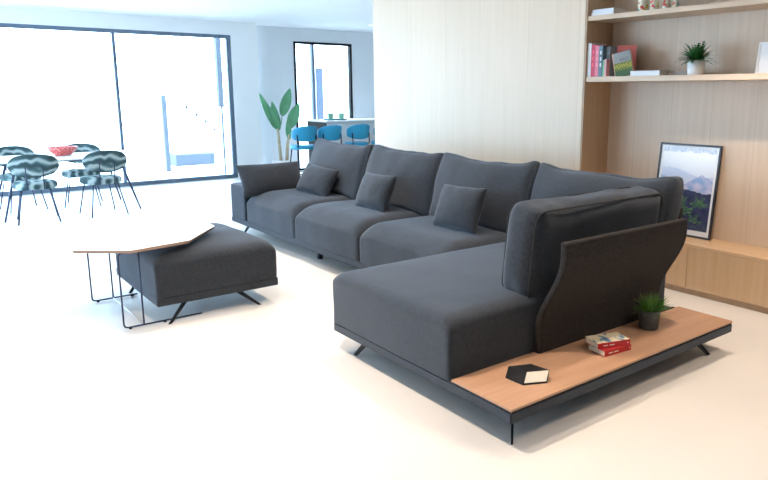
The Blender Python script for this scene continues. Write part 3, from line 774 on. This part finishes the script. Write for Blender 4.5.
def redm():
    m = mat('red_dotted_glaze', (.80, .14, .13), .4); t, b_ = nodes(m); vo = N(t, 'ShaderNodeTexVoronoi'); vo.inputs['Scale'].default_value = 34
    tc = N(t, 'ShaderNodeTexCoord'); t.links.new(tc.outputs['Object'], vo.inputs['Vector'])
    cr = N(t, 'ShaderNodeValToRGB'); cr.color_ramp.elements[0].position = .25; cr.color_ramp.elements[0].color = (.9, .55, .5, 1); cr.color_ramp.elements[1].position = .35; cr.color_ramp.elements[1].color = (.80, .13, .12, 1)
    t.links.new(vo.outputs['Distance'], cr.inputs[0]); t.links.new(cr.outputs[0], b_.inputs['Base Color']); return m
bw.data.materials.append(redm()); tag(bw, 'red dotted bowl in the middle of the dining table', 'bowl')

# ------------------------------------------------------------------ bar with stools
bar = thing('bar_counter', 'white breakfast bar with a dark grey end panel in front of the back wall', 'counter', (-11.15, 7.4, 0))
def brp(o): o.parent = bar; o.location = o.location-Vector((-11.15, 7.4, 0)); return o
brp(box('counter_body', (-11.48, 6.085, 0), (-10.84, 8.75, 1.05), WHITE))
brp(box('end_panel', (-11.50, 6.062, 0), (-10.82, 6.083, 1.05), mat('dark_grey_laminate', (.05, .055, .06), .5)))
brp(box('countertop', (-11.52, 6.05, 1.051), (-10.77, 8.75, 1.08), WHITE, None, .004))
def stool():
    r = thing('bar_stool', '', 'stool', (0, 0, 0))
    cushion('seat', (.40, .42, .07), .034, BLUE, r, .01, 0, 14, (0, 0, .665), fn=lambda p, u, v, q: Vector((p.x*math.sqrt(max(0, 1-.42*v*v)), p.y*math.sqrt(max(0, 1-.42*u*u)), p.z)), wrinkle=0)
    bm = bmesh.new(); n = 24; m_ = 8; L = {}
    for s in (0, 1):
        for i in range(n+1):
            for j in range(m_+1):
                u = 2*i/n-1; v = crv(2*j/m_-1); a = u*rad(76)
                hh = .135*math.sqrt(max(0, 1-.88*u*u)); rr = .235+.03*v*(1-u*u)+(.008 if s else -.008)
                if j in (0, m_) or i in (0, n): rr = .235+.03*v*(1-u*u)
                if s and (j in (0, m_) or i in (0, n)): L[s, i, j] = L[0, i, j]; continue
                L[s, i, j] = bm.verts.new((rr*math.cos(a)-.01, rr*math.sin(a), .90+hh*v-.02*u*u))
    for s in (0, 1):
        for i in range(n):
            for j in range(m_):
                q = [L[s, i, j], L[s, i+1, j], L[s, i+1, j+1], L[s, i, j+1]]
                f = bm.faces.new(q if s else q[::-1]); f.smooth = True
    mesh_obj('backrest', bm, BLUE, r, True)
    for sx_ in (-1, 1):
        for sy_ in (-1, 1): tube('leg', [(sx_*.13, sy_*.14, .64), (sx_*.20, sy_*.20, 0)], .010, BLACK, r)
    for sy_ in (-1, 1): tube('back_support', [(.10, sy_*.15, .64), (.17, sy_*.17, .70), (.155, sy_*.175, .88)], .010, BLACK, r)
    bm = bmesh.new(); add_tube(bm, [(-.178, -.178, .22), (.178, -.178, .22), (.178, .178, .22), (-.178, .178, .22), (-.178, -.178, .22)], .008); mesh_obj('footrest', bm, BLACK, r)
    return r
sg = 'blue bar stools in a row at the breakfast bar'
bs = stool(); bs.location = (-10.50, 5.43, 0); bs['group'] = sg; bs['label'] = 'blue bar stool at the left end of the row, beside the leafy plant'
dup(bs, (-10.50, 5.92, 0), None, 'second blue bar stool from the left, before the dark end panel', sg)
dup(bs, (-10.50, 6.50, 0), None, 'third blue bar stool from the left in the row', sg)
dup(bs, (-10.50, 7.07, 0), None, 'rightmost blue bar stool, nearly hidden behind the oak wall', sg)
ty = lathe('serving_tray', [(0, 0), (.22, 0), (.25, .018), (.245, .02), (.215, .005), (0, .005)], mat('teal_tray', (.02, .25, .30), .4), None, 32, (-11.12, 6.45, 1.0805)); ty.scale = (.75, 1, 1); tag(ty, 'teal tray holding two green cups on the breakfast bar', 'tray')
cup0 = lathe('cup', [(0, 0), (.045, 0), (.055, .115), (.050, .115), (.040, .006), (0, .006)], mat('green_glass_cup', (.20, .50, .36), .3), None, 20, (-11.15, 6.36, 1.087)); tag(cup0, 'green cup on the teal tray, left one', 'cup', 'green cups on the tray')
c2 = cup0.copy(); C.objects.link(c2); c2.location = (-11.08, 6.55, 1.087); c2['label'] = 'green cup on the teal tray, right one'

# ------------------------------------------------------------------ banana plant
def banana():
    r = thing('banana_plant', 'tall banana plant with broad green leaves beside the black-framed window', 'plant', (-11.9, 5.72, 0))
    lathe('pot', [(0, 0), (.15, 0), (.19, .32), (.17, .32), (.16, .28), (0, .28)], WHITE, r)
    tube('trunk', [(-.02, -.02, .25), (-.02, -.04, .55), (0, -.07, .92)], [.035, .03, .02], STALK, r, 10)
    tube('trunk', [(.03, .07, .25), (.03, .10, .6), (.03, .14, .80)], [.035, .03, .02], STALK, r, 10)
    rnd = random.Random(2)
    def leaf(b0, tip, wid, nrm, bend):
        b0, tip = Vector(b0), Vector(tip); d = (tip-b0); L = d.length; d.normalize(); s = d.cross(Vector(nrm)).normalized(); nn = s.cross(d)
        bm = bmesh.new(); rows = []
        for k in range(15):
            t = k/14; ww = wid*math.sin(PI*min(1, .04+t*.96)**.8)**.75 if k < 14 else 0
            c = b0+d*L*t+nn*bend*math.sin(PI*t)*L
            rows.append([bm.verts.new(c + s*ww*q + nn*(abs(q)*ww*.35)) for q in (-1, -.5, 0, .5, 1)])
        for a_, b_ in zip(rows, rows[1:]):
            for q in range(4):
                f = bm.faces.new((a_[q], a_[q+1], b_[q+1], b_[q])); f.smooth = True
        bmesh.ops.remove_doubles(bm, verts=bm.verts, dist=.0005)
        o = mesh_obj('leaf', bm, LEAF, r, True); so = o.modifiers.new('thick', 'SOLIDIFY'); so.thickness = .004
    N0 = (1, -.6, 0)
    leaf((0, -.07, .90), (.02, -.42, 1.58), .07, N0, .05)
    leaf((0, -.06, .90), (.12, -.30, 1.35), .085, N0, .04)
    leaf((0, -.05, .88), (-.1, -.12, 1.42), .075, N0, -.05)
    leaf((.02, .02, 1.15), (-.05, .24, 1.66), .095, N0, -.05)
    leaf((.03, .16, .92), (.05, .36, 1.38), .105, N0, .05)
    leaf((.03, .14, .70), (.03, .13, 1.10), .055, N0, .03)
    tube('leaf_stalk', [(0, -.07, .9), (.01, 0, 1.0), (.02, .02, 1.16)], .009, LEAF, r)
    tube('leaf_stalk', [(.03, .14, .78), (.03, .16, .94)], .010, LEAF, r)
banana()

# ------------------------------------------------------------------ ceiling downlights
LAMPM = bpy.data.materials.new('lamp_glow'); LAMPM.use_nodes = True
t, b_ = nodes(LAMPM); b_.inputs['Emission Color'].default_value = (1, .85, .65, 1); b_.inputs['Emission Strength'].default_value = 8
def downlight(x, y, e, label, ang=100, col=(1, .81, .64)):
    r = thing('ceiling_downlight', label, 'light', (x, y, ZC-.012), 0, 'recessed ceiling downlights')
    lathe('trim_ring', [(.036, .011), (.036, 0), (.048, 0), (.050, .011)], WHITE, r, 24)
    lathe('bulb', [(0, .004), (.036, .004), (.036, .010), (0, .010)], LAMPM, r, 20)
    if e:
        l = light('downlight_beam', 'SPOT', (0, 0, -.01), (0, 0, 0), e, col, spot_size=rad(ang), spot_blend=.6, shadow_soft_size=.05); l.parent = r
downlight(-11.15, 7.27, 30, 'small recessed ceiling light near the top of the oak wall edge')
for x, y, e in ((-2.9, 1.2, 230), (-2.3, 3.95, 120), (-.8, 1.2, 30), (-.6, 3.7, 110), (-6.7, 3.0, 110), (-5.3, 3.0, 100), (-3.9, 3.0, 80), (-5.0, 1.2, 110), (-.8, -1.2, 60), (-2.9, -1.2, 120)):  # unseen spots; the oak wall row and niche ones are added to brighten them
    downlight(x, y, e, 'small round ceiling downlight in a white ring, out of view, placed for its warm light')
